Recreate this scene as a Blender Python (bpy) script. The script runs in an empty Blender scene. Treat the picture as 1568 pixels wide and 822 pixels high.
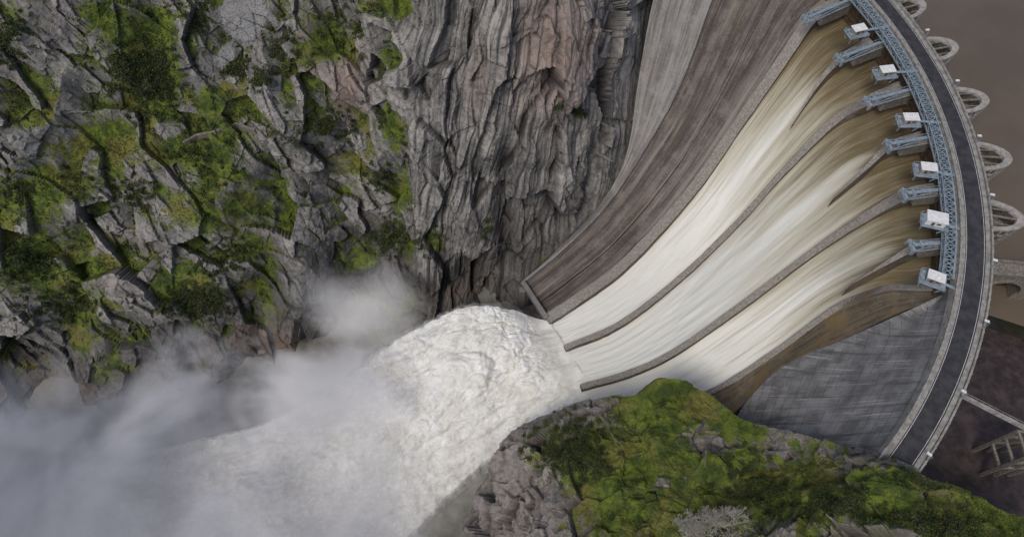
import bpy, math, numpy as np, bmesh
from mathutils import Vector
rng=np.random.default_rng(7)
# ------------------------------------------------------------------ image-pixel unprojection, noise and curve helpers
PITCH=math.radians(62); SP=math.sin(PITCH); CP=math.cos(PITCH); F=1100.0; H=218.0
def U(u,v,z):  # image pixel to world point at a chosen height, through the assumed camera
    u=np.asarray(u,float); v=np.asarray(v,float); z=np.asarray(z,float)
    a=(u-784)/F; b=(411-v)/F
    t=(H-z)/(SP-b*CP)
    return np.stack([a*t, t*(b*SP+CP), z+0*t],-1)
def hsh(x,y,z,s):
    h=(x.astype(np.int64)*374761393+y.astype(np.int64)*668265263+z.astype(np.int64)*1274126177+s*97531)&0xffffffff
    h=((h^(h>>13))*1274126177)&0xffffffff
    h=((h^(h>>16))*2246822519)&0xffffffff
    return ((h^(h>>15))&0xffffff)/float(0x1000000)
def vn(P,s=0):
    i=np.floor(P); f=P-i; f=f*f*f*(f*(f*6-15)+10)
    x,y,z=i[...,0],i[...,1],i[...,2]; fx,fy,fz=f[...,0],f[...,1],f[...,2]
    r=0
    for dx in (0,1):
        for dy in (0,1):
            for dz in (0,1):
                w=(fx if dx else 1-fx)*(fy if dy else 1-fy)*(fz if dz else 1-fz)
                r=r+w*hsh(x+dx,y+dy,z+dz,s)
    return r*2-1
def fbm(P,oc=4,s=0,g=.5,bil=False):
    r=0;a=1;t=0
    for k in range(oc):
        n=vn(P*(2.03**k)+k*17.3,s+k)
        if bil: n=1-2*np.abs(n)
        r=r+a*n; t+=a; a*=g
    return r/t
def worley(P,s=0):
    i=np.floor(P); best=np.full(P.shape[:-1],9e9); b2=best.copy()
    hid=np.zeros(P.shape[:-1]); off=np.zeros(P.shape)
    for dx in (-1,0,1):
        for dy in (-1,0,1):
            for dz in (-1,0,1):
                cx,cy,cz=i[...,0]+dx,i[...,1]+dy,i[...,2]+dz
                c=np.stack([cx+hsh(cx,cy,cz,s),cy+hsh(cx,cy,cz,s+1),cz+hsh(cx,cy,cz,s+2)],-1)
                d=P-c; dd=(d**2).sum(-1)
                m=dd<best
                b2=np.where(m,best,np.minimum(b2,dd))
                best=np.where(m,dd,best); hid=np.where(m,hsh(cx,cy,cz,s+3),hid)
                off=np.where(m[...,None],d,off)
    return hid,off,np.sqrt(b2)-np.sqrt(best)
def blocks(P,s,tilt=1.0):
    hid,off,e=worley(P,s)
    k=(hid*1000).astype(np.int64)
    v=np.stack([hsh(k,k,k,5),hsh(k,k,k,6),hsh(k,k,k,7)],-1)*2-1
    return (hid*2-1)+tilt*(off*v).sum(-1), e, hid
def dome(P,s):
    hid,off,e=worley(P,s); d2=(off**2).sum(-1)
    return np.sqrt(np.clip(1.05-d2,0,1))*(.7+.5*hid)
def blur(A,n):
    for _ in range(n):
        A=np.pad(A,[(1,1),(1,1)]+[(0,0)]*(A.ndim-2),mode='edge')
        A=(A[:-2,1:-1]+A[2:,1:-1]+A[1:-1,:-2]+A[1:-1,2:]+A[1:-1,1:-1])/5
    return A
def spl(P,n):
    P=np.asarray(P,float); m=len(P); Q=np.vstack([2*P[0]-P[1],P,2*P[-1]-P[-2]])
    t=np.linspace(0,m-1,n); i=np.minimum(t.astype(int),m-2); f=(t-i)[:,None]
    a,b,c,d=Q[i],Q[i+1],Q[i+2],Q[i+3]
    return .5*((2*b)+(-a+c)*f+(2*a-5*b+4*c-d)*f**2+(-a+3*b-3*c+d)*f**3)
def sm(x,a,b):
    t=np.clip((x-a)/(b-a),0,1); return t*t*(3-2*t)
# ------------------------------------------------------------------ mesh helpers
def link(o,parent=None):
    bpy.context.scene.collection.objects.link(o)
    if parent: o.parent=parent
    return o
def empty(name):
    return link(bpy.data.objects.new(name,None))
def raw(name,V,Fc,mat,parent=None,smooth=False,attrs=None,uv=None):
    V=np.asarray(V,np.float32).reshape(-1,3); Fc=np.asarray(Fc,np.int32); k=Fc.shape[1]
    me=bpy.data.meshes.new(name)
    me.vertices.add(len(V)); me.vertices.foreach_set('co',V.ravel())
    me.loops.add(Fc.size); me.loops.foreach_set('vertex_index',Fc.ravel())
    me.polygons.add(len(Fc)); me.polygons.foreach_set('loop_start',np.arange(0,Fc.size,k,dtype=np.int32))
    me.polygons.foreach_set('loop_total',np.full(len(Fc),k,np.int32))
    me.update(calc_edges=True)
    me.polygons.foreach_set('use_smooth',np.full(len(Fc),smooth,bool))
    for n,a in (attrs or {}).items():
        at=me.attributes.new(n,'FLOAT','POINT'); at.data.foreach_set('value',np.asarray(a,np.float32).ravel())
    if uv is not None:
        l=me.uv_layers.new(name='UVMap'); l.data.foreach_set('uv',np.asarray(uv,np.float32).reshape(-1,2)[Fc.ravel()].ravel())
    me.materials.append(mat); me.validate()
    return link(bpy.data.objects.new(name,me),parent)
def gfaces(n,m,flip=False):
    i=np.arange(n-1)[:,None]*m+np.arange(m-1)[None,:]; i=i.ravel()
    f=np.stack([i,i+1,i+m+1,i+m],-1)
    return f[:,::-1] if flip else f
def grid(name,V,mat,**k):
    return raw(name,V.reshape(-1,3),gfaces(V.shape[0],V.shape[1],k.pop('flip',False)),mat,**k)
class MB:
    def __init__(s): s.V=[];s.F=[]
    def box(s,c,ax,ay,az):
        c=np.array(c,float);n=len(s.V)
        for i in (-1,1):
            for j in (-1,1):
                for k in (-1,1): s.V.append(c+i*np.array(ax)+j*np.array(ay)+k*np.array(az))
        for f in ((0,1,3,2),(4,6,7,5),(0,4,5,1),(2,3,7,6),(0,2,6,4),(1,5,7,3)): s.F.append([n+q for q in f])
    def beam(s,p,q,w=.3,h=None):
        p=np.array(p,float);q=np.array(q,float);h=h or w
        d=q-p;L=np.linalg.norm(d)
        if L<1e-6: return
        t=d/L; up=np.array([0,0,1.]) if abs(t[2])<.95 else np.array([1.,0,0])
        a=np.cross(t,up);a/=np.linalg.norm(a);b=np.cross(a,t)
        s.box((p+q)/2,d/2,a*w/2,b*h/2)
    def cyl(s,p,q,r0,r1,k=8):
        p=np.array(p,float);q=np.array(q,float);t=q-p;t/=np.linalg.norm(t)+1e-9
        up=np.array([0,0,1.]) if abs(t[2])<.9 else np.array([1.,0,0])
        a=np.cross(t,up);a/=np.linalg.norm(a);b=np.cross(a,t);n=len(s.V)
        for i in range(k):
            w=2*math.pi*i/k;e=a*math.cos(w)+b*math.sin(w)
            s.V.append(p+e*r0);s.V.append(q+e*r1)
        for i in range(k):
            j=(i+1)%k; s.F.append([n+2*i,n+2*j,n+2*j+1,n+2*i+1])
    def obj(s,name,mat,parent=None,bevel=0):
        o=raw(name,np.array(s.V),np.array(s.F),mat,parent)
        if bevel:
            b=o.modifiers.new('bevel','BEVEL'); b.width=bevel; b.segments=2
        return o
# ------------------------------------------------------------------ materials
class NT:
    def __init__(s,name):
        s.m=bpy.data.materials.new(name); s.m.use_nodes=True; s.t=s.m.node_tree; s.n=s.t.nodes; s.l=s.t.links
        s.out=s.n['Material Output']; s.b=s.n['Principled BSDF']
        s.geo=s.n.new('ShaderNodeNewGeometry')
        s.P=s.geo.outputs['Position']
    def put(s,i,v):
        if isinstance(v,bpy.types.NodeSocket): s.l.new(v,i)
        elif isinstance(v,(tuple,list)) and len(v)==3 and i.type=='RGBA': i.default_value=(*v,1)
        else: i.default_value=v
    def M(s,op,a,b=0.0,c=0.0,clamp=False):
        n=s.n.new('ShaderNodeMath'); n.operation=op; n.use_clamp=clamp
        for i,v in zip(n.inputs,(a,b,c)): s.put(i,v)
        return n.outputs[0]
    def vm(s,v,sc):
        n=s.n.new('ShaderNodeVectorMath'); n.operation='MULTIPLY'; s.put(n.inputs[0],v); s.put(n.inputs[1],sc); return n.outputs[0]
    def noise(s,scale,detail=5,vec=None,rough=.55,dist=0):
        n=s.n.new('ShaderNodeTexNoise'); s.put(n.inputs['Vector'],vec or s.P)
        n.inputs['Scale'].default_value=scale; n.inputs['Detail'].default_value=detail; n.inputs['Roughness'].default_value=rough
        n.inputs['Distortion'].default_value=dist
        return n.outputs['Fac']
    def sm(s,x,a,b,lo=0.,hi=1.):
        n=s.n.new('ShaderNodeMapRange'); n.interpolation_type='SMOOTHSTEP'; s.put(n.inputs[0],x)
        for i,v in zip(n.inputs[1:5],(a,b,lo,hi)): s.put(i,v)
        return n.outputs[0]
    def mix(s,f,a,b,mode='MIX'):
        n=s.n.new('ShaderNodeMix'); n.data_type='RGBA'; n.blend_type=mode
        s.put(n.inputs[0],f); s.put(n.inputs[6],a); s.put(n.inputs[7],b); return n.outputs[2]
    def attr(s,name):
        n=s.n.new('ShaderNodeAttribute'); n.attribute_name=name; return n.outputs['Fac']
    def uv(s):
        n=s.n.new('ShaderNodeTexCoord'); return n.outputs['UV']
    def sep(s,v):
        n=s.n.new('ShaderNodeSeparateXYZ'); s.put(n.inputs[0],v); return n.outputs
    def bump(s,h,st=.5,d=.3):
        n=s.n.new('ShaderNodeBump'); s.put(n.inputs['Strength'],st); n.inputs['Distance'].default_value=d
        s.put(n.inputs['Height'],h); s.l.new(n.outputs[0],s.b.inputs['Normal'])
    def fin(s,col,rough=.85,spec=.25,metal=0.):
        s.put(s.b.inputs['Base Color'],col); s.put(s.b.inputs['Roughness'],rough)
        s.b.inputs['Specular IOR Level'].default_value=spec; s.b.inputs['Metallic'].default_value=metal
        return s.m
def rock_mat():
    m=NT('rock'); uv=m.uv()
    n1=m.noise(.05,3); n2=m.noise(.45,5,rough=.65); n3=m.noise(2.4,3,rough=.7)
    g=m.mix(m.sm(n1,.35,.65),(.15,.142,.132),(.31,.297,.275))
    g=m.mix(m.attr('tint'),m.mix(.55,g,(.085,.08,.075)),m.mix(.35,g,(.46,.445,.41)))
    g=m.mix(m.sm(n2,.36,.6,.6,0),g,(.065,.06,.054))
    g=m.mix(m.sm(n3,.5,.75,0,.4),g,(.52,.50,.46))
    S=m.sm(m.attr('strat'),.2,.8)
    g=m.mix(m.M('MULTIPLY',m.sm(m.noise(1,5,m.vm(uv,(.32,.016,1)),.6),.5,.68,0,.7),S),g,(.43,.40,.36))
    g=m.mix(m.M('MULTIPLY',m.attr('tan'),m.sm(n2,.3,.6,.2,.9)),g,(.30,.205,.165))
    g=m.mix(m.M('MULTIPLY',m.sm(m.noise(1,5,m.vm(uv,(.55,.02,9)),.6),.50,.62),m.M('ADD',m.M('MULTIPLY',S,.6),.22)),g,(.045,.045,.05))
    g=m.mix(m.M('MULTIPLY',m.attr('rust'),m.sm(n2,.3,.6)),g,(.20,.11,.06))
    g=m.mix(m.attr('wet'),g,m.mix(.62,g,(.02,.02,.021)))
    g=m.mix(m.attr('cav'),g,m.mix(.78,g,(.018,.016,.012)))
    g=m.mix(m.M('MULTIPLY',m.attr('scree'),.8),g,m.mix(m.sm(n3,.3,.7),(.10,.10,.10),(.36,.36,.355)))
    nz=m.sep(m.geo.outputs['Normal'])[2]
    mm=m.M('ADD',m.M('ADD',m.attr('moss'),m.M('MULTIPLY',m.M('SUBTRACT',nz,.6),.8)),m.M('MULTIPLY',m.M('SUBTRACT',n2,.5),1.5))
    mf=m.sm(mm,.42,.66)
    gm=m.mix(m.sm(m.noise(.2,4),.35,.65),(.05,.075,.016),(.14,.18,.022))
    gm=m.mix(m.sm(n1,.5,.62,0,.75),gm,(.17,.15,.04))
    gm=m.mix(m.sm(m.noise(2.6,3,rough=.8),.46,.68,0,.8),gm,(.025,.036,.012))
    col=m.mix(mf,g,gm)
    m.bump(m.noise(.9,6,rough=.62),.5,.6)
    return m.fin(col,.88,.25)
def chute_mat(name,dark,mid,light,ochre=.0,toplight=None,band=0.):
    m=NT(name); uv=m.uv()
    s1=m.noise(1,5,m.vm(uv,(.30,.02,1)),.65); s2=m.noise(1,4,m.vm(uv,(1.7,.06,1)),.65); n=m.noise(.12,5,rough=.7); n3=m.noise(1.1,4,rough=.75)
    g=m.mix(m.sm(s1,.35,.62),dark,mid); g=m.mix(m.sm(s2,.5,.75,0,.7),g,light)
    g=m.mix(m.sm(n,.5,.68,0,.6),g,m.mix(.5,light,mid)); g=m.mix(m.sm(n,.46,.34,0,.6),g,dark)
    g=m.mix(m.sm(n3,.5,.7,0,.35),g,light)
    if band:
        bb=m.noise(1,4,m.vm(uv,(.17,.006,3)),.6)
        g=m.mix(m.sm(bb,.53,.62,0,band),g,light); g=m.mix(m.sm(bb,.47,.40,0,band),g,dark)
        g=m.mix(m.sm(m.noise(1,4,m.vm(uv,(.9,.03,5)),.6),.58,.68,0,.5),g,(.24,.15,.07))
    if ochre: g=m.mix(m.sm(m.noise(.09,4,rough=.6),.45,.6,0,ochre),g,(.22,.14,.06))
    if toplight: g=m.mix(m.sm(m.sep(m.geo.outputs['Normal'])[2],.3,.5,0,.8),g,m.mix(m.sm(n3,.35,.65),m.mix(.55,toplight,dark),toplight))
    v=m.sep(uv)[1]
    j=m.M('ABSOLUTE',m.M('SUBTRACT',m.M('FRACT',m.M('MULTIPLY',v,.2)),.5))
    g=m.mix(m.sm(j,.48,.5,0,.3),g,dark)
    m.bump(m.M('ADD',s2,m.noise(2,4,rough=.7)),.35,.3)
    return m.fin(g,.75,.35)
def face_mat():
    m=NT('weathered_concrete'); z=m.sep(m.P)[2]; uv=m.uv()
    n=m.noise(.12,6,rough=.65); g=m.mix(m.sm(n,.35,.65),(.14,.138,.136),(.26,.255,.25))
    st=m.noise(1,6,m.vm(uv,(.9,.035,1)),.65)
    g=m.mix(m.sm(st,.54,.70,0,.75),g,(.5,.49,.48))
    g=m.mix(m.sm(m.noise(1,5,m.vm(uv,(.35,.03,1)),.6),.52,.66,0,.6),g,(.07,.065,.06))
    j=m.M('ABSOLUTE',m.M('SUBTRACT',m.M('FRACT',m.M('MULTIPLY',z,.25)),.5))
    g=m.mix(m.M('MULTIPLY',m.sm(j,.45,.5),m.sm(m.noise(.2,3),.4,.6,.2,.85)),g,(.05,.048,.045))
    j=m.M('ABSOLUTE',m.M('SUBTRACT',m.M('FRACT',m.M('MULTIPLY',m.sep(uv)[0],.085)),.5))
    g=m.mix(m.sm(j,.48,.5,0,.65),g,(.06,.055,.05))
    m.bump(m.noise(1.5,5,rough=.7),.4,.25)
    return m.fin(g,.85,.25)
def simple(name,a,b,scale=.6,rough=.7,spec=.3,metal=0,bump=.2):
    m=NT(name); n=m.noise(scale,5,rough=.65)
    m.bump(m.noise(scale*5,3),bump,.1)
    return m.fin(m.mix(m.sm(n,.35,.65),a,b),rough,spec,metal)
def spill_mat():
    m=NT('spillway_water'); uv=m.uv()
    st=m.noise(1,5,m.vm(uv,(.32,.012,1)),.6); st2=m.noise(1,5,m.vm(uv,(1.6,.03,1)),.65); st3=m.noise(1,4,m.vm(uv,(6,.1,1)),.7)
    t=m.attr('fall')
    f=m.M('ADD',t,m.M('ADD',m.M('MULTIPLY',m.M('SUBTRACT',st,.5),.6),m.M('MULTIPLY',m.M('SUBTRACT',st2,.5),.35)))
    g=m.mix(m.sm(f,-.02,.24),(.085,.062,.028),(.17,.13,.06))
    g=m.mix(m.sm(f,.17,.45),g,(.47,.445,.35))
    g=m.mix(m.sm(f,.38,.66),g,(.68,.68,.62))
    g=m.mix(m.sm(st3,.45,.8,0,.35),g,m.mix(.5,g,(.86,.86,.82)))
    g=m.mix(m.sm(st2,.52,.75,0,.22),g,(.38,.35,.26))
    m.bump(m.M('ADD',st2,m.M('MULTIPLY',st3,.5)),.3,.3)
    return m.fin(g,.42,.35)
def foam_mat(name='foam',shell=None):
    m=NT(name)
    if shell is None:
        n=m.noise(.10,4,rough=.6); n2=m.noise(.4,5,rough=.6)
        g=m.mix(m.sm(n,.35,.65),(.72,.71,.64),(.82,.82,.79))
        g=m.mix(m.attr('cav'),g,(.42,.39,.30))  # soft shadow between the billows, painted into the foam colour
        g=m.mix(m.sm(n2,.35,.6,.35,0),g,(.60,.58,.50))
    else:
        a=m.attr('dens')
        al=m.M('MULTIPLY',m.sm(m.M('ADD',a,m.M('MULTIPLY',m.M('SUBTRACT',m.noise(.13+.04*shell,6,rough=.72),.5),2.4)),.35,1.5),.62)
        g=(.82,.82,.80); m.put(m.b.inputs['Alpha'],al)
    return m.fin(g,.9,.05)
def mist_mat():
    m=NT('mist'); m.n.remove(m.b)
    s3=m.sep(m.P); x,y,z=s3[0],s3[1],s3[2]
    ax,ay=U(650,610,-112)[:2]; bx,by=U(120,800,-128)[:2]
    dx,dy=bx-ax,by-ay; L=math.hypot(dx,dy); dx/=L; dy/=L
    px=m.M('SUBTRACT',x,ax); py=m.M('SUBTRACT',y,ay)
    s=m.M('ADD',m.M('MULTIPLY',px,dx),m.M('MULTIPLY',py,dy))
    sd=m.M('SUBTRACT',m.M('MULTIPLY',px,dy),m.M('MULTIPLY',py,dx))
    north=-1.0 if dx>0 else 1.0
    sd=m.M('MULTIPLY',sd,north)
    w=m.sm(s,-30,120,32,95)
    q=m.M('MAXIMUM',m.M('DIVIDE',sd,m.M('MULTIPLY',w,.70)),m.M('DIVIDE',sd,m.M('MULTIPLY',w,-1.1)))
    hh=m.M('DIVIDE',m.M('ADD',z,134.),m.sm(s,-30,110,42,50))
    n=m.noise(.02,5,m.vm(m.P,(1,1,1.3)),.62,.5)
    nn=m.M('SUBTRACT',n,.5)
    k=m.M('SUBTRACT',m.M('ADD',m.M('MULTIPLY',nn,3.2),1.25),m.M('ADD',m.M('MULTIPLY',q,.75),m.M('MULTIPLY',hh,.75)))
    k=m.M('MULTIPLY',m.sm(k,0,1.),m.sm(s,-25,60,.06,1.))
    wx,wy=U(548,478,-112)[:2]
    r=m.M('SQRT',m.M('ADD',m.M('POWER',m.M('DIVIDE',m.M('SUBTRACT',x,wx),36.),2.),m.M('ADD',m.M('POWER',m.M('DIVIDE',m.M('SUBTRACT',y,wy),27.),2.),m.M('POWER',m.M('DIVIDE',m.M('ADD',z,116.),29.),2.))))
    k2=m.sm(m.M('SUBTRACT',m.M('ADD',m.M('MULTIPLY',nn,2.6),1.05),r),0,.9)
    den=m.M('ADD',m.M('MULTIPLY',k,.055),m.M('MULTIPLY',k2,.030))
    v=m.n.new('ShaderNodeVolumeScatter'); m.put(v.inputs['Density'],den); v.inputs['Color'].default_value=(.99,.995,1,1); v.inputs['Anisotropy'].default_value=-.66
    m.l.new(v.outputs[0],m.out.inputs['Volume'])
    return m.m
def leaf_mat(name='foliage'):
    m=NT(name); t=m.attr('tone'); n=m.noise(.15,2)
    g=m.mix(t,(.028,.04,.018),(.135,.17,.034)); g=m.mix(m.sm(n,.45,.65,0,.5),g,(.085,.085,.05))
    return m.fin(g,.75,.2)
ROCK=rock_mat(); FACE=face_mat(); SPILL=spill_mat(); FOAM=foam_mat(); MIST=mist_mat(); LEAF=leaf_mat()
DRY=chute_mat('stained_concrete',(.055,.044,.036),(.13,.113,.098),(.26,.237,.212),band=.7)
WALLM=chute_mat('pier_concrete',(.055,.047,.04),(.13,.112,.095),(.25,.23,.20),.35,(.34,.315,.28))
PALE=chute_mat('pale_concrete',(.12,.112,.105),(.25,.24,.225),(.39,.375,.355),band=.35)
OCHRE=chute_mat('ochre_concrete',(.06,.048,.032),(.16,.125,.08),(.29,.255,.19),.6)
CONC=simple('crest_concrete',(.20,.19,.17),(.34,.33,.30),.5)
ASPH=simple('asphalt',(.03,.03,.034),(.055,.055,.06),.3,.8)
STEEL=simple('blue_grey_steel',(.20,.26,.31),(.34,.40,.44),.8,.5,.5,.2)
WHITE=simple('white_panel',(.62,.63,.62),(.75,.75,.73),.8,.5)
DARKM=simple('rusty_gate_steel',(.06,.045,.03),(.12,.085,.05),.6,.6)
TOWER=simple('silted_stone',(.055,.048,.04),(.13,.115,.095),.7,.9,.2,0,.8)
TRIM=simple('tower_rim_concrete',(.24,.225,.20),(.38,.36,.33),.6)
GRAVW=simple('reservoir_water',(.115,.09,.066),(.14,.11,.082),.02,.25,.4,0,.08)
DPOOL=simple('dark_pool_water',(.030,.022,.020),(.07,.052,.048),.25,.35,.4,0,.1)
RIVER=simple('river_water',(.10,.095,.08),(.24,.235,.21),.05,.5,.3,0,.3)
BARK=simple('bark',(.3,.28,.24),(.42,.4,.36),3,.9)
STONE=simple('rubble_stone',(.13,.115,.095),(.25,.225,.19),1.2,.9,.2,0,.9)
SOIL=simple('soil',(.06,.06,.04),(.12,.11,.07),.05,.95)
# ------------------------------------------------------------------ cliff
def blobs(uu,vv,L):
    r=np.zeros_like(uu)
    for (u,v,a,b,w) in L:
        d=((uu-u)/a)**2+((vv-v)/b)**2
        r=np.maximum(r,w*np.exp(-d*1.1))
    return r
cu=[-300,-100,100,300,450,550,650,780,860,930,980,1020,1120]
cv=[-200,-100,0,100,200,300,400,500,600,700]
cz=np.array([[60,40,20,-2,-25,-48,-72,-92,-112,-140],[55,35,14,-8,-30,-54,-76,-95,-116,-142],
[45,25,5,-18,-40,-62,-82,-102,-134,-150],[30,12,-8,-25,-45,-66,-90,-114,-142,-155],
[35,15,-5,-26,-50,-74,-98,-128,-150,-160],[45,20,-4,-28,-54,-78,-104,-134,-152,-160],
[55,38,12,-16,-44,-74,-106,-136,-150,-160],[58,42,20,-8,-38,-72,-108,-142,-155,-160],
[50,35,15,-12,-42,-78,-116,-145,-158,-165],[35,18,0,-24,-56,-96,-128,-150,-160,-165],
[5,-14,-36,-53,-74,-105,-135,-155,-160,-165],[-10,-30,-54,-74,-94,-120,-145,-160,-165,-170],
[-40,-60,-85,-100,-118,-140,-155,-165,-170,-170]],float)
us=np.arange(-240,1110,1.7); vs=np.arange(-150,690,1.7)
tmp=np.array([np.interp(vs,cv,r) for r in cz])
Z=np.array([np.interp(us,cu,tmp[:,j]) for j in range(len(vs))])
def up4(A):
    A=np.array([np.interp(us,us[::4],r) for r in A]); return np.array([np.interp(vs,vs[::4],A[:,i]) for i in range(len(us))]).T
Z=up4(blur(Z[::4,::4],60))
UU,VV=np.meshgrid(us,vs)
P0=U(UU,VV,Z)
def normals(P):
    a=np.gradient(P,axis=0); b=np.gradient(P,axis=1); n=np.cross(b,a); n/=np.linalg.norm(n,axis=-1,keepdims=True)+1e-9
    return n*np.where(n[...,2:3]<0,-1,1)
N0=normals(P0)
fade=np.clip(np.minimum(1,(np.interp(VV,[-200,0,120,240,310,380,430,480],[1030,995,975,955,925,860,800,800])-UU)/45),.08,1)
strat=sm(UU+fbm(P0*.03,2,15)*40,600,670)
warp=np.stack([fbm(P0*.025+9,3,50),fbm(P0*.025+33,3,60),fbm(P0*.025+77,3,70)],-1)*5
Pw=P0+warp
rdg=1-2*np.abs(fbm(P0*np.array([.022,.022,.010])+5,3,6))
big=fbm(P0*.016,3,1)*14+fbm(P0*.05,3,4)*4+(rdg-.4)*9*(1-strat*.5)
def rotxz(P,a):
    c,s=math.cos(a),math.sin(a); return np.stack([P[...,0]*c+P[...,2]*s,P[...,1],-P[...,0]*s+P[...,2]*c],-1)
scr=blobs(UU,VV,[(368,20,40,55,1.3),(400,-70,60,70,1.2),(345,90,22,40,.8)])
scr=sm(scr+fbm(P0*.06,4,7)*.5,.42,.8)
moss=blobs(UU,VV,[(235,110,45,100,1.2),(330,160,50,40,1.15),(170,215,75,55,.85),(60,150,60,60,.75),(330,320,90,60,.9),(385,400,40,60,.95),(60,300,80,70,.8),
 (610,200,30,50,.9),(625,290,40,50,.9),(605,82,32,20,1.3),(665,375,45,30,.9),(600,5,70,22,1.0),(120,420,80,50,.8),(60,380,80,60,.75),(850,160,22,14,1.),(885,172,20,12,1.),
 (560,250,40,40,.7),(500,60,60,60,.5),(300,430,60,40,.7),(840,400,25,12,1.),(20,40,60,60,.65),(-120,200,150,200,.65),(270,230,60,30,.95),(180,20,60,60,.7),(450,330,30,60,.45)])
moss=np.clip(moss+fbm(P0*.03,4,200,.6)*.75*(1-.8*strat),-.3,1.3)-.15-.3*strat+.42*(1-strat)
gsm=sm(moss,.45,.9)*(1-.6*strat)
Pr=rotxz(Pw,.42)
A1,e1,i1=blocks(Pr*np.array([1/19,1/19,1/56]),11,1.4); A2,e2,i2=blocks(Pr*np.array([1/7.,1/8.,1/26.]),21,1.3); A3,e3,i3=blocks(Pr*np.array([1/2.6,1/2.8,1/9.]),31,1.1)
left=A1*4.6+(A2*1.7+A3*.55)*(1-.7*gsm)
Ps=rotxz(Pw,-.2)
B1,f1,j1=blocks(Ps*np.array([1/17,1/22,1/150]),41,1.3); B2,f2,j2=blocks(Ps*np.array([1/6.,1/9,1/90]),51,1.2); B3,f3,j3=blocks(Ps*np.array([1/2.,1/4,1/40.]),61,1.)
B4,f4,j4=blocks(Pw*np.array([1/26,1/26,1/30]),71,1.2)
right=B1*5.0+B2*1.5+B3*.35+B4*.9
gul=-9*np.exp(-((UU-(560+VV*-.12))/34)**2)*sm(VV,80,300)-7*np.exp(-((UU-(450-VV*.1))/26)**2)*sm(VV,150,350)-7*np.exp(-((UU-(775))/16)**2)*sm(VV,120,260)
disp=(big+(1-strat)*left+strat*right+fbm(P0*.35,3,90)*(.3+.7*gsm))*fade+gul*fade
grs=blobs(UU,VV,[(235,110,40,90,1.),(325,150,45,40,1.),(605,82,30,18,1.2),(250,215,60,25,.8)])
disp=disp*(1-.6*scr)*(1-.5*sm(grs,.3,.8))+fbm(P0*.5,4,12)*.9*scr
CL=P0+N0*disp[...,None]
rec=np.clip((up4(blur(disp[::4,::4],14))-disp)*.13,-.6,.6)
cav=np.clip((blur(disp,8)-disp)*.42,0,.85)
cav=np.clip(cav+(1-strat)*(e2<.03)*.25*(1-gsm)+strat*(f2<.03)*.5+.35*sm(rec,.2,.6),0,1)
tint=np.clip((1-strat)*(i2*.6+i3*.4)+strat*(j2*.6+j3*.4)-rec*.5,0,1)
moss=(moss+rec*1.0*(1-.5*strat))*(1-scr)
tan=np.clip(blobs(UU,VV,[(835,70,60,110,.9),(480,80,30,60,.7),(530,140,30,60,.8),(740,110,25,80,.4),(900,60,30,80,.5),(180,400,60,50,.3)])+fbm(P0*.03,3,210)*.2,0,1)
rust=np.clip(blobs(UU,VV,[(400,520,90,30,.9),(280,550,60,25,.7),(120,590,80,22,.9),(700,455,60,16,.5)]),0,1)
wet=np.clip(sm(-CL[...,2]+fbm(P0*.05,3,220)*9,94,112)*.85+blobs(UU,VV,[(790,320,40,80,.8),(870,330,50,45,.55),(560,390,70,60,.6),(690,450,80,30,.7),(350,250,60,30,.5),(210,130,40,50,.3)]),0,1)*(1-.65*rust)
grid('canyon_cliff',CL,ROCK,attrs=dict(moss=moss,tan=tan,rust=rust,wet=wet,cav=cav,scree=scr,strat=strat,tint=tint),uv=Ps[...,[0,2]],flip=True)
# ------------------------------------------------------------------ headland
hu=[735,748,765,800,850,900,975,1010,1045,1090,1135,1200,1300,1380,1470,1568,1720]
hv=[745,705,680,652,630,617,606,577,580,603,640,655,680,708,745,785,840]
hz=[-104,-92,-84,-73,-64,-59,-54,-49,-47,-46,-42,-30,-10,5,7,9,12]
hus=np.arange(735,1660,1.6); rr=np.linspace(0,1,300)
vo=np.interp(hus,hu,hv); zo=np.interp(hus,hu,hz)
vo=np.convolve(np.pad(vo,4,'edge'),np.ones(9)/9,'valid'); zo=np.convolve(np.pad(zo,14,'edge'),np.ones(29)/29,'valid')
HV=vo[None,:]+rr[:,None]*(1000-vo[None,:]); HU=np.broadcast_to(hus,HV.shape)
HZ=zo[None,:]+20*np.sin(rr*1.4)[:,None]+0*HV
Hp=U(HU,HV,HZ); Hn=normals(Hp)
edge=np.clip(rr/.10,.0,1)[:,None]
D=fbm(Hp*.03,3,301)*7+fbm(Hp*.1,3,305)*2.6
hwp=Hp+np.stack([fbm(Hp*.05,2,8),fbm(Hp*.05,2,18),fbm(Hp*.05,2,28)],-1)*2
C1,g1,k1=blocks(hwp*np.array([1/13,1/13,1/11]),311,1.5); C2,g2,k2=blocks(hwp*np.array([1/5.,1/5.,1/5.]),321,1.3); C3,g3,k3=blocks(hwp*np.array([1/1.8]*3),331)
bl=C1*3.4+C2*1.2+C3*.2
hm=blobs(HU,HV,[(1020,620,90,60,1.2),(960,700,120,70,1.1),(1200,740,150,70,1.15),(1120,650,60,30,1.),(1350,770,160,60,1.1),(1000,790,110,60,1.0),(1500,800,120,60,1.1)])+fbm(Hp*.06,4,360)*.6+.03
hm=hm-.8*blobs(HU,HV,[(765,740,45,100,1),(800,810,50,50,.9),(860,643,50,12,.9),(1090,668,30,14,1.1),(1190,690,26,18,1.1),(1010,740,16,10,.8),(1260,690,18,10,.8),(1410,765,20,10,.8)])
ms=sm(hm,.3,.8)
D=D+bl*(1-.5*ms)+fbm(Hp*.3,4,341)*1.1*ms+fbm(Hp*.7,3,343)*.2
HL=Hp+Hn*(D*(.35+.65*edge))[...,None]
top=HL[0]
dirs=np.array([[0,1.2,-4],[0,2.4,-12],[0,4,-30],[0,6,-60],[0,9,-100],[0,12,-150.]])
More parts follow.
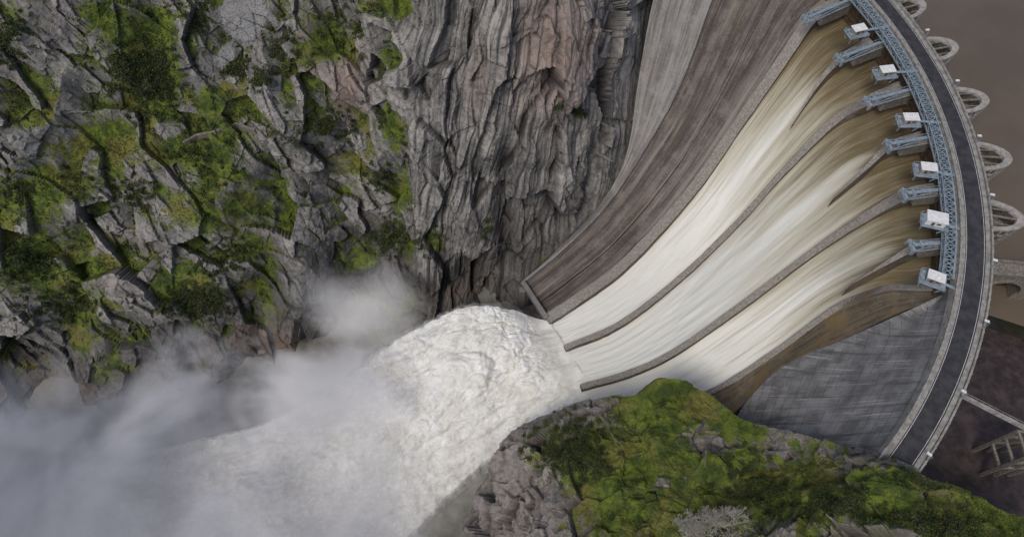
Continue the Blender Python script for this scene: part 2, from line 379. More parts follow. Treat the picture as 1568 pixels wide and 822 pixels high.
back=np.stack([top+d+ (fbm(top*.12+k,3,350+k)*(1+k*.4))[:,None]*np.array([0,.6,0]) for k,d in enumerate(dirs)])[::-1]
ALL=np.concatenate([back,HL],0); nb=len(dirs)
lf=ALL[:,0]; cols=[lf+np.array(d) for d in ([-14,0,-140.],[-9,0,-80],[-6,0,-40],[-3,0,-14])]
ALL=np.concatenate([np.stack(cols,1),ALL],1)
def padH(A): 
    A=np.concatenate([np.repeat(A[:1],nb,0),A],0); return np.concatenate([np.repeat(A[:,:1],4,1),A],1)
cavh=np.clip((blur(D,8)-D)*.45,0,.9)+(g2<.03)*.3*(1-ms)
z0=np.zeros_like(D)
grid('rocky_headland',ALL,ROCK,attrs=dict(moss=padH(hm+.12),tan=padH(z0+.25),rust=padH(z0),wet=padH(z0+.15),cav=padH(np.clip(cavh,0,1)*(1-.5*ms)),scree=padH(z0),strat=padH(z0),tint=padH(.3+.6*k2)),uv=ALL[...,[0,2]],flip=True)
# ------------------------------------------------------------------ vegetation
def clumps(name,C,R,nl,ls,tone,squash=.75,parent=None,mat=LEAF):
    n=len(C); k=n*nl
    ci=np.repeat(np.arange(n),nl)
    lob=rng.normal(size=(n,5,3)); lob/=np.linalg.norm(lob,axis=-1,keepdims=True); lob*=rng.uniform(.3,.7,(n,5,1))
    li=rng.integers(0,5,k); d=rng.normal(size=(k,3)); d/=np.linalg.norm(d,axis=-1,keepdims=True); d[:,2]=np.abs(d[:,2])*.9-.1
    p=(lob[ci,li]+d*(rng.uniform(.25,.62,(k,1))))*R[ci][:,None]; p[:,2]=p[:,2]*squash+R[ci]*.3
    c=C[ci]+p
    a=rng.normal(size=(k,3)); a/=np.linalg.norm(a,axis=-1,keepdims=True); b=np.cross(a,rng.normal(size=(k,3))); b/=np.linalg.norm(b,axis=-1,keepdims=True)
    s=ls*rng.uniform(.5,1.3,(k,1))
    V=np.stack([c-a*s,c-b*s*.6,c+a*s,c+b*s*.6],1).reshape(-1,3)
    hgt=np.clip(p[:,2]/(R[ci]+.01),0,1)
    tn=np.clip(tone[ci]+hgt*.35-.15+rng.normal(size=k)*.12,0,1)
    return raw(name,V,np.arange(4*k).reshape(-1,4),mat,parent,attrs=dict(tone=np.repeat(tn,4)))
def pick(mask,pos,n):
    w=np.clip(mask,0,None).ravel(); w=w/w.sum(); i=rng.choice(w.size,n,p=w)
    return pos.reshape(-1,3)[i]
nzc=normals(blur(CL,2))[...,2]
bush=blobs(UU,VV,[(215,120,50,55,1.1),(500,205,42,30,1.1),(300,460,55,28,1.),(365,105,22,16,.9),(410,118,18,12,1),(580,275,30,25,1),(590,375,36,20,.9),(50,400,50,30,.7),
 (520,20,40,40,.8),(15,60,40,40,.8),(750,355,16,10,.8),(440,80,30,40,.5),(350,400,50,40,.6),(200,300,50,30,.5),(100,470,70,26,.6),(880,172,12,7,1),(850,158,10,6,.8),(660,375,26,16,.7),(30,290,40,30,.5),(310,30,16,26,.5),(-120,250,150,200,.2),(560,90,30,30,.3),(280,235,50,14,.5)])**2
bush=(bush+.05*(fbm(P0*.05,3,230)>.05)*(moss>.35)*(1-strat))*sm(nzc,.1,.45)*(1-sm(-CL[...,2],112,120))
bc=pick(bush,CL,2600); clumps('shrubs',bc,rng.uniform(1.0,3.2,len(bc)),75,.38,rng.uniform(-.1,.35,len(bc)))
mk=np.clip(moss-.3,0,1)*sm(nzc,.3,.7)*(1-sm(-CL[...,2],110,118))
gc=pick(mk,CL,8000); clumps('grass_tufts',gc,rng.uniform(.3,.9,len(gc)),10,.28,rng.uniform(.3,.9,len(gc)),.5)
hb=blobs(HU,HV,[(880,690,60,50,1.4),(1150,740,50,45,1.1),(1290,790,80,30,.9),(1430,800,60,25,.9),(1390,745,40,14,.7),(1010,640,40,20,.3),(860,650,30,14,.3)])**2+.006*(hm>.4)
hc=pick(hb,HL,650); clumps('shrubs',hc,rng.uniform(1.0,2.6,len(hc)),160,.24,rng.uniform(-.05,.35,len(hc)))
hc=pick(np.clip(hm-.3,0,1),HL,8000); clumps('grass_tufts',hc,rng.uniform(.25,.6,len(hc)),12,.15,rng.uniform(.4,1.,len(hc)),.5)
def ground(u,v,UA,VA,PA):
    i=np.argmin((UA-u)**2+(VA-v)**2); return PA.reshape(-1,3)[i].copy()
def bare_tree(u,v,h):
    base=ground(u,v,HU,HV,HL)-np.array([0,0,.4]); mb=MB()
    def grow(p,d,L,r,lv):
        d=d/np.linalg.norm(d); q=p+d*L; mb.cyl(p,q,r,max(r*.72,.045),6 if lv<3 else 4)
        if lv>=6: return
        for _ in range(3 if lv<4 else 2):
            nd=d+rng.normal(size=3)*.5+np.array([0,0,.12]); grow(q,nd,L*rng.uniform(.66,.9),max(r*.72,.045),lv+1)
    for k in range(4): grow(base,np.array([rng.normal()*.7,rng.normal()*.7,1]),h*.26,.22,0)
    mb.obj('bare_tree',BARK)
bare_tree(1100,800,13); bare_tree(1062,795,8)
mb=MB()
wp=[ground(u,v,UU,VV,CL) for u,v in ((282,222),(300,214),(330,206),(360,203),(392,205))]
for k in range(len(wp)): wp[k][2]=np.mean([q[2] for q in wp])*.7+wp[k][2]*.3
for a,b in zip(wp[:-1],wp[1:]):
    mb.beam(a+np.array([0,0,0.]),b+np.array([0,0,0.]),1.0,6)
mb.obj('ruined_stone_wall',STONE,bevel=.1)
# ------------------------------------------------------------------ dam crest curve
rp=U([1350,1385,1421,1446,1466,1480,1490,1494,1493,1488,1478,1462,1440,1415,1386],[0,48,100,150,200,250,300,350,400,450,500,550,600,650,700],0)
A=np.c_[2*rp[:,0],2*rp[:,1],np.ones(len(rp))]; sol=np.linalg.lstsq(A,(rp[:,:2]**2).sum(1),rcond=None)[0]
cx,cy=sol[:2]; th=np.arctan2(rp[:,1]-cy,rp[:,0]-cx); rad=np.hypot(rp[:,0]-cx,rp[:,1]-cy)
R0=rad.mean(); pf=np.polyfit(th,rad,3); th0,th1=th.min(),th.max()
def Rr(t): return np.polyval(pf,np.clip(t,th0,th1))
def PT(t,off,z):
    r=Rr(t)+off; return np.array([cx+r*math.cos(t),cy+r*math.sin(t),z])
def theta(u,v,z):
    p=U(u,v,z); return math.atan2(p[1]-cy,p[0]-cx)
dam=empty('arch_dam')
TA,TB=th0-.06,th1+.35
def ring(name,prof,mat,ta=TA,tb=TB,n=260,closed=True,parent=dam,smooth=False):
    ts=np.linspace(ta,tb,n); pr=prof+[prof[0]] if closed else prof
    V=np.array([[PT(t,o,z) for (o,z) in pr] for t in ts])
    s=ts*R0; uv=np.stack([np.repeat(s[:,None],len(pr),1),np.repeat(np.cumsum([0]+[math.dist(pr[i],pr[i+1]) for i in range(len(pr)-1)])[None,:],n,0)],-1)
    return grid(name,V,mat,parent=parent,uv=uv,smooth=smooth)
ring('crest_body',[(-5.6,-.12),(5.6,-.12),(5.9,-3),(5.6,-40),(-5.2,-40),(-5.2,-5),(-6.0,-3)],CONC)
road=empty('crest_road')
ring('asphalt',[(-3.4,0.0),(3.4,0.0)],ASPH,closed=False,parent=road)
ring('kerb_inner',[(-4.9,-.1),(-4.9,.16),(-3.4,.16),(-3.4,-.1)],CONC,parent=road)
ring('kerb_outer',[(3.4,-.1),(3.4,.16),(4.9,.16),(4.9,-.1)],CONC,parent=road)
LINE=simple('road_paint',(.5,.5,.48),(.68,.68,.66),1)
ring('edge_line_inner',[(-3.05,.005),(-2.9,.005)],LINE,closed=False,parent=road)
ring('edge_line_outer',[(2.9,.005),(3.05,.005)],LINE,closed=False,parent=road)
ring('parapet_inner',[(-5.5,-.1),(-5.5,1.0),(-5.0,1.0),(-5.0,-.1)],CONC)
ring('parapet_outer',[(5.0,-.1),(5.0,1.0),(5.6,1.0),(5.6,-.1)],CONC)
mb=MB()
for t in np.arange(TA,TB,3.2/R0):
    for o in (-5.25,5.3):
        mb.box(PT(t,o,1.12),np.array([math.cos(t),math.sin(t),0])*.36,np.array([-math.sin(t),math.cos(t),0])*.22,(0,0,.11))
mb.obj('parapet_caps',CONC,dam)
# ------------------------------------------------------------------ spillway chutes
zs=[-9,-13,-26,-48,-70,-87,-94,-96]
def crv(px,n=90,z=zs): return spl(U([p[0] for p in px],[p[1] for p in px],z),n)
W0=crv([(1150,-190),(1125,-95),(1088,0),(1040,130),(985,230),(925,318),(858,384),(800,432)],z=[-9,-13,-26,-46,-68,-86,-94,-96])
W1=crv([(1288,-3),(1243,28),(1198,92),(1130,190),(1060,290),(960,400),(880,460),(837,488)])
D12=crv([(1388,128),(1335,152),(1278,184),(1200,262),(1130,340),(1045,422),(950,495),(865,532)])
D23=crv([(1448,286),(1392,296),(1335,326),(1250,382),(1135,468),(1030,540),(960,572),(890,592)])
W3=crv([(1468,430),(1420,440),(1352,442),(1280,472),(1190,537),(1100,594),(1010,628),(930,655)])
tt=np.linspace(0,1,90)
hw=np.interp(tt,[0,.15,.35,1],[5.5,5.5,4.2,3.2])
def wall(name,C,w0,w1,mat,hgt=14,parent=dam):
    t=np.gradient(C,axis=0); t[:,2]=0; t/=np.linalg.norm(t,axis=1,keepdims=True); n=np.stack([-t[:,1],t[:,0],0*t[:,0]],1)
    w=np.interp(np.linspace(0,1,len(C)),[0,.15,.45,1],[w0,w0,w1,w1])[:,None]/2
    dn=np.array([0,0,-hgt])
    jit=fbm(C*.35,3,3)[:,None]*.22
    V=np.stack([C-n*(w*1.15)+dn,C-n*(w+jit),C-n*w*.85+np.array([0,0,.25]),C+n*w*.85+np.array([0,0,.25]),C+n*(w+jit),C+n*(w*1.15)+dn],1)
    s=np.r_[0,np.cumsum(np.linalg.norm(np.diff(C,axis=0),axis=1))]
    a=np.array([0,hgt,hgt+.3,hgt+3,hgt+3.3,hgt*2+3]); uv=np.stack([np.repeat(a[None],len(C),0),np.repeat(s[:,None],6,1)],-1)
    grid(name,V,mat,parent=parent,uv=uv)
    raw(name+'_nose',V[-1],[[0,1,4,5],[1,2,3,4]],mat,parent); raw(name+'_head',V[0],[[0,1,4,5],[1,2,3,4]],mat,parent)
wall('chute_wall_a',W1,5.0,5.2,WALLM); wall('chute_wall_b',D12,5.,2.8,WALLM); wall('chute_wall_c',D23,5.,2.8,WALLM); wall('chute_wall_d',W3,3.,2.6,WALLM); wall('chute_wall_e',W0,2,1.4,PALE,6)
def sheet(A,B,oa,ob,m=40,sag=0):
    w=np.linspace(0,1,m)[None,:,None]
    A=A.copy();B=B.copy();A[:,2]-=oa;B[:,2]-=ob
    V=A[:,None]*(1-w)+B[:,None]*w; V[...,2]-=sag*np.sin(np.pi*w[...,0])
    wd=np.linalg.norm(B-A,axis=1); s=np.r_[0,np.cumsum(np.linalg.norm(np.diff((A+B)/2,axis=0),axis=1))]
    uv=np.stack([w[...,0]*np.full_like(wd,30)[:,None],np.repeat(s[:,None],m,1)],-1)
    return V,uv
def extend(C,L,dz):
    d=C[-1]-C[-4]; d/=np.linalg.norm(d); return np.vstack([C,[C[-1]+d*L*.5+[0,0,dz*.4],C[-1]+d*L+[0,0,dz]]])
sw=empty('spillway_water')
for i,(A,B) in enumerate(((W1,D12),(D12,D23),(D23,W3))):
    A2=extend(A,14,-3);B2=extend(B,14,-3); h2=np.r_[hw,hw[-1],hw[-1]]
    V,uv=sheet(A2,B2,h2,h2,70,.5)
    uv[...,0]+=i*57
    ft=np.repeat(np.linspace(0,1,len(A2))[:,None],70,1)
    w=np.linspace(0,1,70)[None]
    ft=ft+.18*np.exp(-((w-.5)/.1)**2)*sm(ft,.12,.3)-.12*np.exp(-(np.minimum(w,1-w)/.07)**2)*(1-sm(ft,.7,.9))
    V[...,2]+=fbm(np.stack([uv[...,0]*.45,uv[...,1]*.06,0*uv[...,0]],-1),4,400+i)*.7*sm(ft,.15,.4)
    grid('water_sheet_%d'%(i+1),V,SPILL,parent=sw,uv=uv,attrs=dict(fall=ft),smooth=True)
V,uv=sheet(W0,W1,1.5+hw*.2,hw*.9,40,1.2); V[...,2]+=fbm(V*.2,3,8)*.15
uv[...,0]*=1.2
grid('dry_chute_floor',V,DRY,parent=dam,uv=uv)
mid=V[:,22].copy(); mid[:,2]+=1.6; wall('dry_chute_rib',mid,2.2,1.0,DRY,4)
lipc=np.array([W0[-1],W1[-1],D12[-1],D23[-1],W3[-1]]); lip=lipc-np.array([0,0,3.9])
lip[0,2]=W0[-1][2]-.3
rows=np.stack([lip,lip+[-.3,-.1,-3],lip+[5,1,-18],lip+[8,1,-50]])
grid('lip_block',rows,WALLM,parent=dam,uv=np.stack(np.meshgrid(np.arange(5)*20.,np.arange(4)*12.),-1))
mb=MB(); a=W0[-1];b=W1[-1]; d=(b-a); d/=np.linalg.norm(d)
mb.beam(a+[0,0,.2],b+[0,0,.2],2.2,2.6); mb.beam(a+[0,0,-8],a+[0,0,-45],3,3); 
mb.obj('dry_chute_sill',PALE,dam,.15)
CT=crv([(1080,-200),(1030,-100),(1000,0),(978,120),(958,240),(915,318),(850,385),(798,436)],z=[-8,-18,-30,-50,-72,-90,-98,-104])
V,uv=sheet(CT,W0,0,.3,30,0); V=V+(fbm(V*.1,3,9)*.3)[...,None]
grid('left_flank',V,PALE,parent=dam,uv=uv)
def fin(pts,zz,w0):
    C=spl(U([p[0] for p in pts],[p[1] for p in pts],zz),30)
    t=np.gradient(C,axis=0); t[:,2]=0; t/=np.linalg.norm(t,axis=1,keepdims=True); n=np.stack([-t[:,1],t[:,0],0*t[:,0]],1)
    w=np.linspace(w0,.15,30)[:,None]/2; dn=np.array([0,0,-11.])
    V=np.stack([C-n*w*1.3+dn,C-n*w,C+n*w,C+n*w*1.3+dn],1); s=np.linspace(0,30,30)
    grid('pier_fin',V,WALLM,parent=dam,uv=np.stack([np.repeat(np.array([0,11,14,25.])[None],30,0),np.repeat(s[:,None],4,1)],-1))
fin([(1335,62),(1290,88),(1255,125),(1214,190)],[-9,-12,-20,-36],4.5)
fin([(1418,206),(1365,222),(1325,258),(1278,302)],[-9,-12,-20,-34],4.5)
fin([(1458,372),(1405,378),(1362,400),(1306,434)],[-9,-12,-18,-32],4.5)
Lc=crv([(1462,440),(1420,462),(1370,482),(1290,520),(1200,560),(1140,618),(1080,665),(1000,700)],z=[-5,-12,-22,-42,-62,-78,-90,-96])
V,uv=sheet(W3,Lc,1.2,0,30,1.5); grid('ochre_bench',V,OCHRE,parent=dam,uv=uv)
ts=np.linspace(theta(1470,440,-3),theta(1372,712,-3),60)
Rc=np.array([PT(t,-5.7,-3.2) for t in ts])
Lb=spl(U([1462,1400,1300,1200,1142,1120,1115],[442,471,516,560,616,660,700],[-5,-15,-39,-62,-74,-78,-80]),60)
w=np.linspace(0,1,60)[None,:,None]; V=Rc[:,None]*(1-w)+Lb[:,None]*w; V[...,2]-=3.5*np.sin(np.pi*w[...,0])
sl=np.r_[0,np.cumsum(np.linalg.norm(np.diff((Rc+Lb)/2,axis=0),axis=1))]
uv=np.stack([np.repeat(sl[:,None],60,1),w[...,0]*np.linalg.norm(Rc-Lb,axis=1)[:,None]],-1)
grid('grey_face',V,FACE,parent=dam,uv=uv)
# ------------------------------------------------------------------ piers, gates, truss, houses
basepx=[(1290,3),(1337,66),(1388,136),(1420,208),(1446,288),(1460,370)]
tipx=[(1232,30),(1283,90),(1326,156),(1358,222),(1382,297),(1393,376)]
tk=[theta(u,v,-3) for u,v in basepx]; t7=theta(1470,440,-3)
def fr(t): return np.array([math.cos(t),math.sin(t),0]),np.array([-math.sin(t),math.cos(t),0])
up=np.array([0,0,1.])
for k in range(6):
    p=empty('gate_pier'); tip=U(*tipx[k],-3); er,et=fr(tk[k])
    b=PT(tk[k],-5.6,-3); d=tip-b; L=np.linalg.norm(d); d/=L; n=np.cross(d,[0,0,1.]); n/=np.linalg.norm(n)
    mb=MB(); mb.box(b+d*L*.30+[0,0,-4.5],d*L*.30,n*1.1,(0,0,3.6)); mb.obj('pier_body',STONE,p,.25)
    mb=MB()
    mb.box(b+d*L*.5+up*-.2,d*L*.5,n*.4,up*.35)
    mb.box(b+d*(L*.55)+up*.35,d*L*.36,n*.7,up*.08)
    mb.box(tip-d*.8+up*-.3,d*.4,n*2.5,up*.8); mb.box(tip-d*.8+up*1.1,d*.3,n*.5,up*.6)
    mb.box(tip-d*4+up*.4,d*.4,n*1.5,up*.4)
    for s in (-1,1):
        mb.box(tip-d*.9+n*s*2.2-up*1.3,d*.6,n*.35,up*1.3)
        mb.beam(tip-d*.8+n*s*2.2-up*1,b+d*3+n*s*1.1-up*2,.45)
        mb.beam(tip-d*.8+n*s*2.2-up*.2,b+d*5+n*s*.4,.3)
        mb.beam(b+n*s*1.1+up*1.3,tip-d*2+n*s*1.1+up*1.3,.12)
        for q in np.linspace(0,L-2,8): mb.beam(b+d*q+n*s*1.1,b+d*q+n*s*1.1+up*1.35,.12)
    mb.obj('trunnion_beam',STEEL,p)
edges=[tk[0]+(tk[0]-tk[1])]+tk+[t7]
gt=empty('radial_gates'); mb=MB()
for a,b in zip(edges[:-1],edges[1:]):
    N=8
    for i in range(N):
        t0_,t1_=a+(b-a)*i/N,a+(b-a)*(i+1)/N
        for z0_,z1_,o0,o1 in ((-5,-9,-6.4,-7.0),(-9,-13,-7.0,-7.2),(-13,-19,-7.2,-6.6)):
            n=len(mb.V); mb.V+= [PT(t0_,o0,z0_),PT(t1_,o0,z0_),PT(t1_,o1,z1_),PT(t0_,o1,z1_)]; mb.F.append([n,n+1,n+2,n+3])
    for f in np.linspace(.12,.88,6):
        t=a+(b-a)*f; mb.beam(PT(t,-6.9,-4),PT(t,-7.5,-13),.35)
    for z in (-5,-8,-11): mb.beam(PT(a,-7.3,z),PT(b,-7.3,z),.3)
mb.obj('gate_leaves',DARKM,gt)
tr=empty('steel_truss_bridge'); mb=MB()
tt_=np.arange(t7+.005,tk[0]+.14,3.2/R0)
for i in range(len(tt_)-1):
    a,b=tt_[i],tt_[i+1]
    for o in (-10.4,-6.9):
        for z in (-1.8,.6): mb.beam(PT(a,o,z),PT(b,o,z),.42)
        mb.beam(PT(a,o,-1.8),PT(a,o,.6),.26); mb.beam(PT(a,o,-1.8) if i%2 else PT(a,o,.6),PT(b,o,.6) if i%2 else PT(b,o,-1.8),.26)
    mb.beam(PT(a,-10.4,.6),PT(a,-6.9,.6),.3); mb.beam(PT(a,-10.4,.6),PT(b,-6.9,.6),.26); mb.beam(PT(a,-6.9,.62),PT(b,-10.4,.62),.26)
    mb.beam(PT(a,-10.4,-1.8),PT(a,-6.9,-1.8),.24)
    mb.beam(PT(a,-10.4,1.7),PT(b,-10.4,1.7),.1); mb.beam(PT(a,-10.4,.6),PT(a,-10.4,1.7),.1)
    if i%4==0: mb.beam(PT(a,-7,-.6),PT(a,-5.4,-.6),.4)
mb.obj('lattice',STEEL,tr)
mb=MB()
for i in range(len(tt_)-1): mb.beam(PT(tt_[i],-6.3,-.5),PT(tt_[i+1],-6.3,-.5),1.0,.15)
mb.obj('catwalk',CONC,tr)
hp=[(1314,47),(1357,110),(1393,183),(1420,259),(1432,337),(1431,426)]
for k,(u,v) in enumerate(hp):
    h=empty('gate_hoist_house'); c=U(u,v,2.0); t=math.atan2(c[1]-cy,c[0]-cx); er,et=fr(t)
    big_=1.25 if k==4 else 1.0
    mb=MB(); mb.box(c+up*.2,er*2.6*big_,et*1.6*big_,up*1.2*big_); mb.obj('walls',WHITE if k==4 else CONC,h,.06)
    mb=MB(); mb.box(c+up*(1.5*big_+.05),er*2.9*big_,et*1.9*big_,up*.16); mb.box(c+up*(1.85*big_)+er*.7,er*.5,et*.5,up*.3); mb.box(c+up*(1.8*big_)-er*1.2+et*.5,er*.4,et*.3,up*.25); mb.obj('roof',WHITE,h,.04)
    mb=MB(); mb.box(c+up*.1-et*1.62*big_+er*-.8,er*.5,et*.04,up*.85); mb.box(c+up*.4-et*1.62*big_+er*1.1,er*.7,et*.04,up*.4); mb.obj('door_and_window',DARKM,h)
    mb=MB(); mb.box(c-up*1.25,er*4.4,et*2.9,up*.18)
    for s in (-1,1):
        for s2 in (-1,1): mb.beam(c-up*1.2+er*s*3.8+et*s2*2.5,c-up*5+er*s*3.0+et*s2*1.6,.4)
        mb.beam(c+up*.0+et*s*2.8-er*4.3,c+et*s*2.8+er*4.3,.12); mb.beam(c-up*1.1+et*s*2.8-er*4.3,c+et*s*2.8-er*4.3,.12)
        mb.box(c-er*3.5+et*s*1.3-up*.6,er*.6,et*.5,up*.5)
    mb.beam(c-er*4.3-et*2.8,c-er*4.3+et*2.8,.12)
    mb.beam(c+er*3-up*.9,PT(t,-5.5,.2),1.1,.2)
    mb.obj('platform',STEEL,h)
# ------------------------------------------------------------------ intake towers
for (u,v) in ((1400,8),(1447,72),(1494,152),(1523,240),(1537,332)):
    e=empty('intake_tower'); c0=U(u,v,-1.5); t=math.atan2(c0[1]-cy,c0[0]-cx); er,et=fr(t)
    c=PT(t,5.8,-2); c=c*[1,1,0]
    Ro,dep=6.2,12.
    def el(s,a,z): return c+er*(math.cos(a)*dep*s)+et*(math.sin(a)*Ro*s)+np.array([0,0,z])
    aa=np.linspace(-math.pi/2,math.pi/2,28)
    def tier(nm,prof,mat):
        V=np.array([[el(s,a,z) for (s,z) in prof] for a in aa])
        grid(nm,V,mat,parent=e,uv=np.stack(np.meshgrid(np.arange(len(prof))*3.,np.arange(28)*.8),-1))
    tier('tower_shell',[(.72,-36),(.88,-14),(.95,-5.5),(.99,-2.3)],TOWER)
    tier('tower_rim',[(.99,-2.3),(1.07,-2.2),(1.07,-1.3),(.82,-1.3),(.80,-2.4)],TRIM)
    tier('tower_lining',[(.80,-2.4),(.74,-7.)],TOWER)
    cp=np.vstack([[c+np.array([0,0,-6.9])],[el(.80,a,-6.9) for a in aa]])
    raw('tower_floor',cp,[[0,i,i+1] for i in range(1,28)],STONE,e)
    mb=MB()
    for a in np.linspace(-1.45,1.45,13):
        mb.beam(el(1.03,a,-2.4),el(.92,a,-14),.55)
        mb.beam(el(.92,a,-14),el(.84,a,-20),.55)
    for z,s_ in ((-6,.985),(-10,.95),(-14,.92)):
        a2=np.linspace(-1.5,1.5,15)
        for a,b in zip(a2[:-1],a2[1:]): mb.beam(el(s_,a,z),el(s_,b,z),.5)
    mb.obj('ribs',TRIM,e)
    mb=MB(); mb.beam(c+[0,0,-1.9],c+er*dep*.9+[0,0,-1.9],.7,.5)
    for s_ in (-.5,.5): mb.beam(c+et*Ro*s_+[0,0,-1.9],c+et*Ro*s_+er*dep*.72+[0,0,-1.9],.4,.4)
    mb.obj('cross_beams',STONE,e)
# ------------------------------------------------------------------ street lamps
for (u,v) in ((1395,-8),(1430,46),(1472,125),(1503,210),(1520,300),(1523,400),(1508,492),(1467,596),(1411,688)):
    t=theta(u,v,4.5); er,et=fr(t); b=PT(t,5.1,.2)
    o=empty('street_lamp'); mb=MB(); mb.cyl(b,b+up*4.6,.15,.09); mb.beam(b+up*4.6,b+up*5-er*1.2,.14); mb.box(b+up*.3,er*.25,et*.25,up*.3); mb.obj('pole',STEEL,o)
    mb=MB(); mb.box(b+up*5-er*1.3,er*.75,et*.42,up*.16); mb.obj('lamp_head',WHITE,o,.04)
# ------------------------------------------------------------------ reservoir side
tw=theta(1515,425,-2)
ts=np.linspace(tw-.02,TB,80)
V=np.array([[PT(t,5.2,-18),PT(t,60,-18),PT(t,900,-18)] for t in ts]); grid('reservoir_water',V,GRAVW,flip=True)
ts=np.linspace(TA-.25,tw-.02,50)
V=np.array([[PT(t,5.2,-26),PT(t,80,-26)] for t in ts]); grid('dark_pool_water',V,DPOOL,flip=True)
aw=empty('arched_intake_wall'); A0=U(1508,418,-1.5); A1_=A0+np.array([60,-6,0.]); d=(A1_-A0); L=np.linalg.norm(d); d/=L; n=np.cross(d,[0,0,1.])
pts=[(0,0),(L,0),(L,-30),(17.5,-30)]
for a in np.linspace(0,math.pi,16): pts.append((11+6.5*math.cos(a),-11+6.5*math.sin(a)))
pts+=[(4.5,-30),(0,-30)]
bm=bmesh.new(); f=bm.faces.new([bm.verts.new(A0+d*x+np.array([0,0,z])) for x,z in pts])
r=bmesh.ops.extrude_face_region(bm,geom=[f]); bmesh.ops.translate(bm,verts=[q for q in r['geom'] if isinstance(q,bmesh.types.BMVert)],vec=Vector(-n*5.))
bmesh.ops.recalc_face_normals(bm,faces=bm.faces); me=bpy.data.meshes.new('wall'); bm.to_mesh(me); me.materials.append(STONE); link(bpy.data.objects.new('wall',me),aw)
mb=MB(); mb.box(A0+d*L/2+n*.2+[0,0,.5],d*L/2,n*.4,(0,0,.5)); mb.box(A0+d*L/2-n*5+[0,0,.5],d*L/2,n*.4,(0,0,.5))
for i in range(16):
    a,b=math.pi*i/16,math.pi*(i+1)/16
    mb.beam(A0+d*(11+7*math.cos(a))+n*.3+[0,0,-11+7*math.sin(a)],A0+d*(11+7*math.cos(b))+n*.3+[0,0,-11+7*math.sin(b)],.7,1.)
mb.obj('coping',STONE,aw)
mb=MB(); mb.box(A0+d*11-n*5.6+[0,0,-15],d*8,n*.4,(0,0,12)); mb.obj('arch_shade_panel',DPOOL,aw)  # dark panel standing in for the shaded interior seen through the arch
fb=empty('footbridge'); mb=MB(); a=U(1474,606,-.5); b=U(1560,650,-.5); b2=b+(b-a)*.7
d=(b2-a)/np.linalg.norm(b2-a); n=np.cross(d,[0,0,1.]); L=np.linalg.norm(b2-a)
mb.beam(a,b2,1.6,.4)
for s in (-1,1):
    mb.beam(a+n*s*.8+[0,0,1.2],b2+n*s*.8+[0,0,1.2],.12)
    for q in np.arange(0,L,2): mb.beam(a+n*s*.8+d*q,a+n*s*.8+d*q+[0,0,1.2],.1)
mb.obj('deck',CONC,fb)
ft=empty('intake_frame_tower'); mb=MB(); c=U(1572,660,-1)
for x in (-2.4,2.4,7):
    for y in (-8,0): mb.beam(c+[x,y,0],c+[x,y,-26],1.0)
for z in (-.3,-7,-14):
    for y in (-8,0): mb.beam(c+[-2.4,y,z],c+[7,y,z],.8)
    for x in (-2.4,2.4,7): mb.beam(c+[x,-8,z],c+[x,0,z],.8)
mb.obj('columns',STONE,ft,.05)
# ------------------------------------------------------------------ plume, river, mist
up_=[(838,486,-98),(765,474,-94),(690,482,-95),(610,522,-104),(520,590,-114),(400,650,-122),(200,700,-128),(0,745,-130),(-250,790,-131)]
lo_=[(950,665,-101),(860,668,-108),(775,690,-119),(705,748,-129),(645,810,-132),(560,880,-132),(450,940,-132),(250,1000,-132),(0,1060,-132)]
ns,nw=700,400
Uc=spl(U(*np.array(up_,float).T),ns); Lc2=spl(U(*np.array(lo_,float).T),ns)
w=np.linspace(0,1,nw)[None,:]; s=np.linspace(0,1,ns)[:,None]
V0=Uc[:,None]*(1-w[...,None])+Lc2[:,None]*w[...,None]
V0[...,2]+=np.interp(s,[0,.12,.3,.5,.8,1],[0,4,11,9,5,4])*np.sin(np.pi*np.clip(w*.9+.05,0,1))**.8
flow=sm(s,.02,.15)
fd=(V0[400,200]-V0[60,200]); fd[2]=0; fd/=np.linalg.norm(fd); gd=np.array([-fd[1],fd[0],0])
Q=np.stack([(V0@fd)*.6,V0@gd,V0[...,2]*.8],-1)
wr=np.stack([fbm(V0*.12+3,3,500),fbm(V0*.12+41,3,510),fbm(V0*.12+90,3,520)],-1)*4.
Q=Q+wr
b0=fbm(V0*.05,3,525); b1=dome(Q/9.,530); b2=dome(Q/4.2+5,540); b3=dome(Q/2.0+9,550); b4=fbm(Q*.8,3,560)
dd=b0*4+b1*3.0+b2*2.4+b3*1.4+b4*.7
nn=normals(V0)
soft=(1-.5*sm(w,.4,.85))*(1-.3*sm(s,.25,.5))
strk=fbm(np.stack([(V0@fd)*.045,(V0@gd)*.33,0*s*w],-1),4,570)
dsp=dd*flow*soft+strk*(1.0*(1-flow)+2.2*flow*(1-soft))
dsp=blur(dsp,2)
dens=np.interp(s,[0,.08,.25,1],[0,.3,.6,.9])+.25*sm(w,.6,1.)+.35*(1-sm(w,0,.08))+0*w
cavf=np.clip((blur(dsp,9)-dsp)*.8,0,1)*.7  # crease mask for the shading painted on the foam
drop=(1-sm(np.minimum(w,1-w),0,.035))*np.interp(s,[0,.1,.3,1],[4,10,14,6])
pl=empty('foaming_torrent')
V=V0+nn*dsp[...,None]; V[...,2]-=drop
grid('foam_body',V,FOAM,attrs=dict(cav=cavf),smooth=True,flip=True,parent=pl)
sdsp=blur(dsp[::2,::2],3)
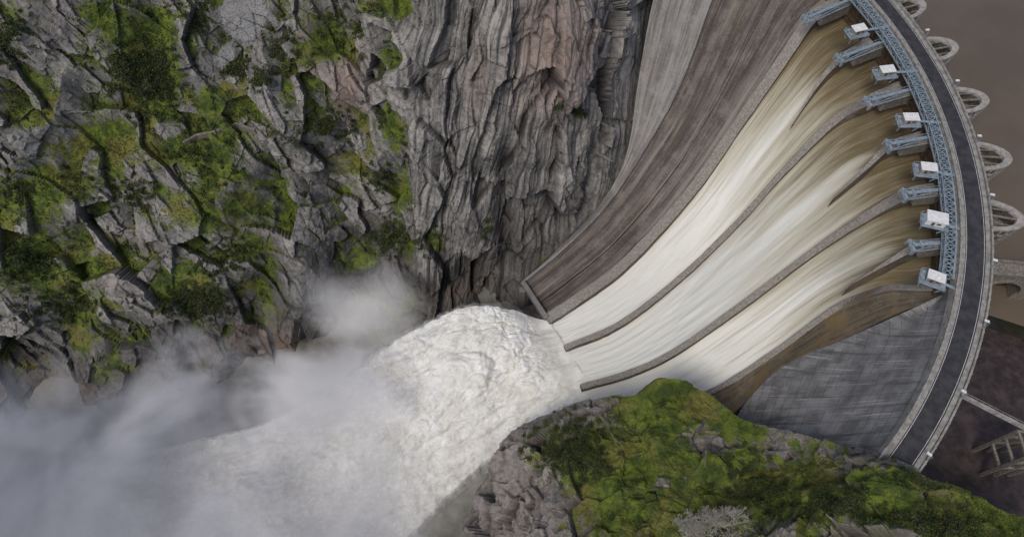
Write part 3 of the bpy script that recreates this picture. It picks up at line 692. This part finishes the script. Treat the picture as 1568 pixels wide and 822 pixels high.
for k in range(3):
    V=(V0[::2,::2]+nn[::2,::2]*(sdsp+.7+1.3*k+fbm(V0[::2,::2]*.15,4,580+k)*1.8)[...,None]); V[...,2]-=drop[::2,::2]*.8
    grid('spray_shell_%d'%(k+1),V,foam_mat('spray_%d'%k,k),attrs=dict(dens=dens[::2,::2]*(1-.15*k)),smooth=True,flip=True,parent=pl)
V=np.array([[-700,-300,-133.],[260,-300,-133],[260,420,-133],[-700,420,-133]]); raw('river_water',V,[[0,1,2,3]],RIVER)
V=np.array([[-4000,-4000,-175.],[4000,-4000,-175],[4000,4000,-175],[-4000,4000,-175]]); raw('ground',V,[[0,1,2,3]],SOIL)
bm=bmesh.new(); bmesh.ops.create_cube(bm,size=1)
for q in bm.verts:
    q.co=Vector((-300+330*(q.co.x+.5),-40+225*(q.co.y+.5),-134+72*(q.co.z+.5)))
me=bpy.data.meshes.new('mist'); bm.to_mesh(me); me.materials.append(MIST); link(bpy.data.objects.new('mist',me))
# ------------------------------------------------------------------ light & camera
sc=bpy.context.scene
W=bpy.data.worlds.new('World'); sc.world=W; W.use_nodes=True; nt=W.node_tree
sky=nt.nodes.new('ShaderNodeTexSky'); sky.sky_type='NISHITA'; sky.sun_disc=False; el,rot=math.radians(58),math.radians(215)
sky.sun_elevation=el; sky.sun_rotation=rot; sky.dust_density=3; sky.air_density=.8
nt.links.new(sky.outputs[0],nt.nodes['Background'].inputs[0]); nt.nodes['Background'].inputs[1].default_value=.12
sd=bpy.data.lights.new('sun','SUN'); sd.energy=1.4; sd.angle=math.radians(16); sd.color=(1,.95,.88)
so=link(bpy.data.objects.new('sun',sd)); dv=Vector((math.sin(rot)*math.cos(el),math.cos(rot)*math.cos(el),math.sin(el)))
so.rotation_euler=dv.to_track_quat('Z','Y').to_euler()
cd=bpy.data.cameras.new('camera'); cd.sensor_width=36; cd.lens=36*F/1568; cd.clip_end=12000; cd.clip_start=1
co=link(bpy.data.objects.new('camera',cd)); co.location=(0,0,H); co.rotation_euler=(math.radians(90-62),0,0); sc.camera=co
sc.view_settings.view_transform='Standard'; sc.view_settings.look='None'; sc.view_settings.exposure=0
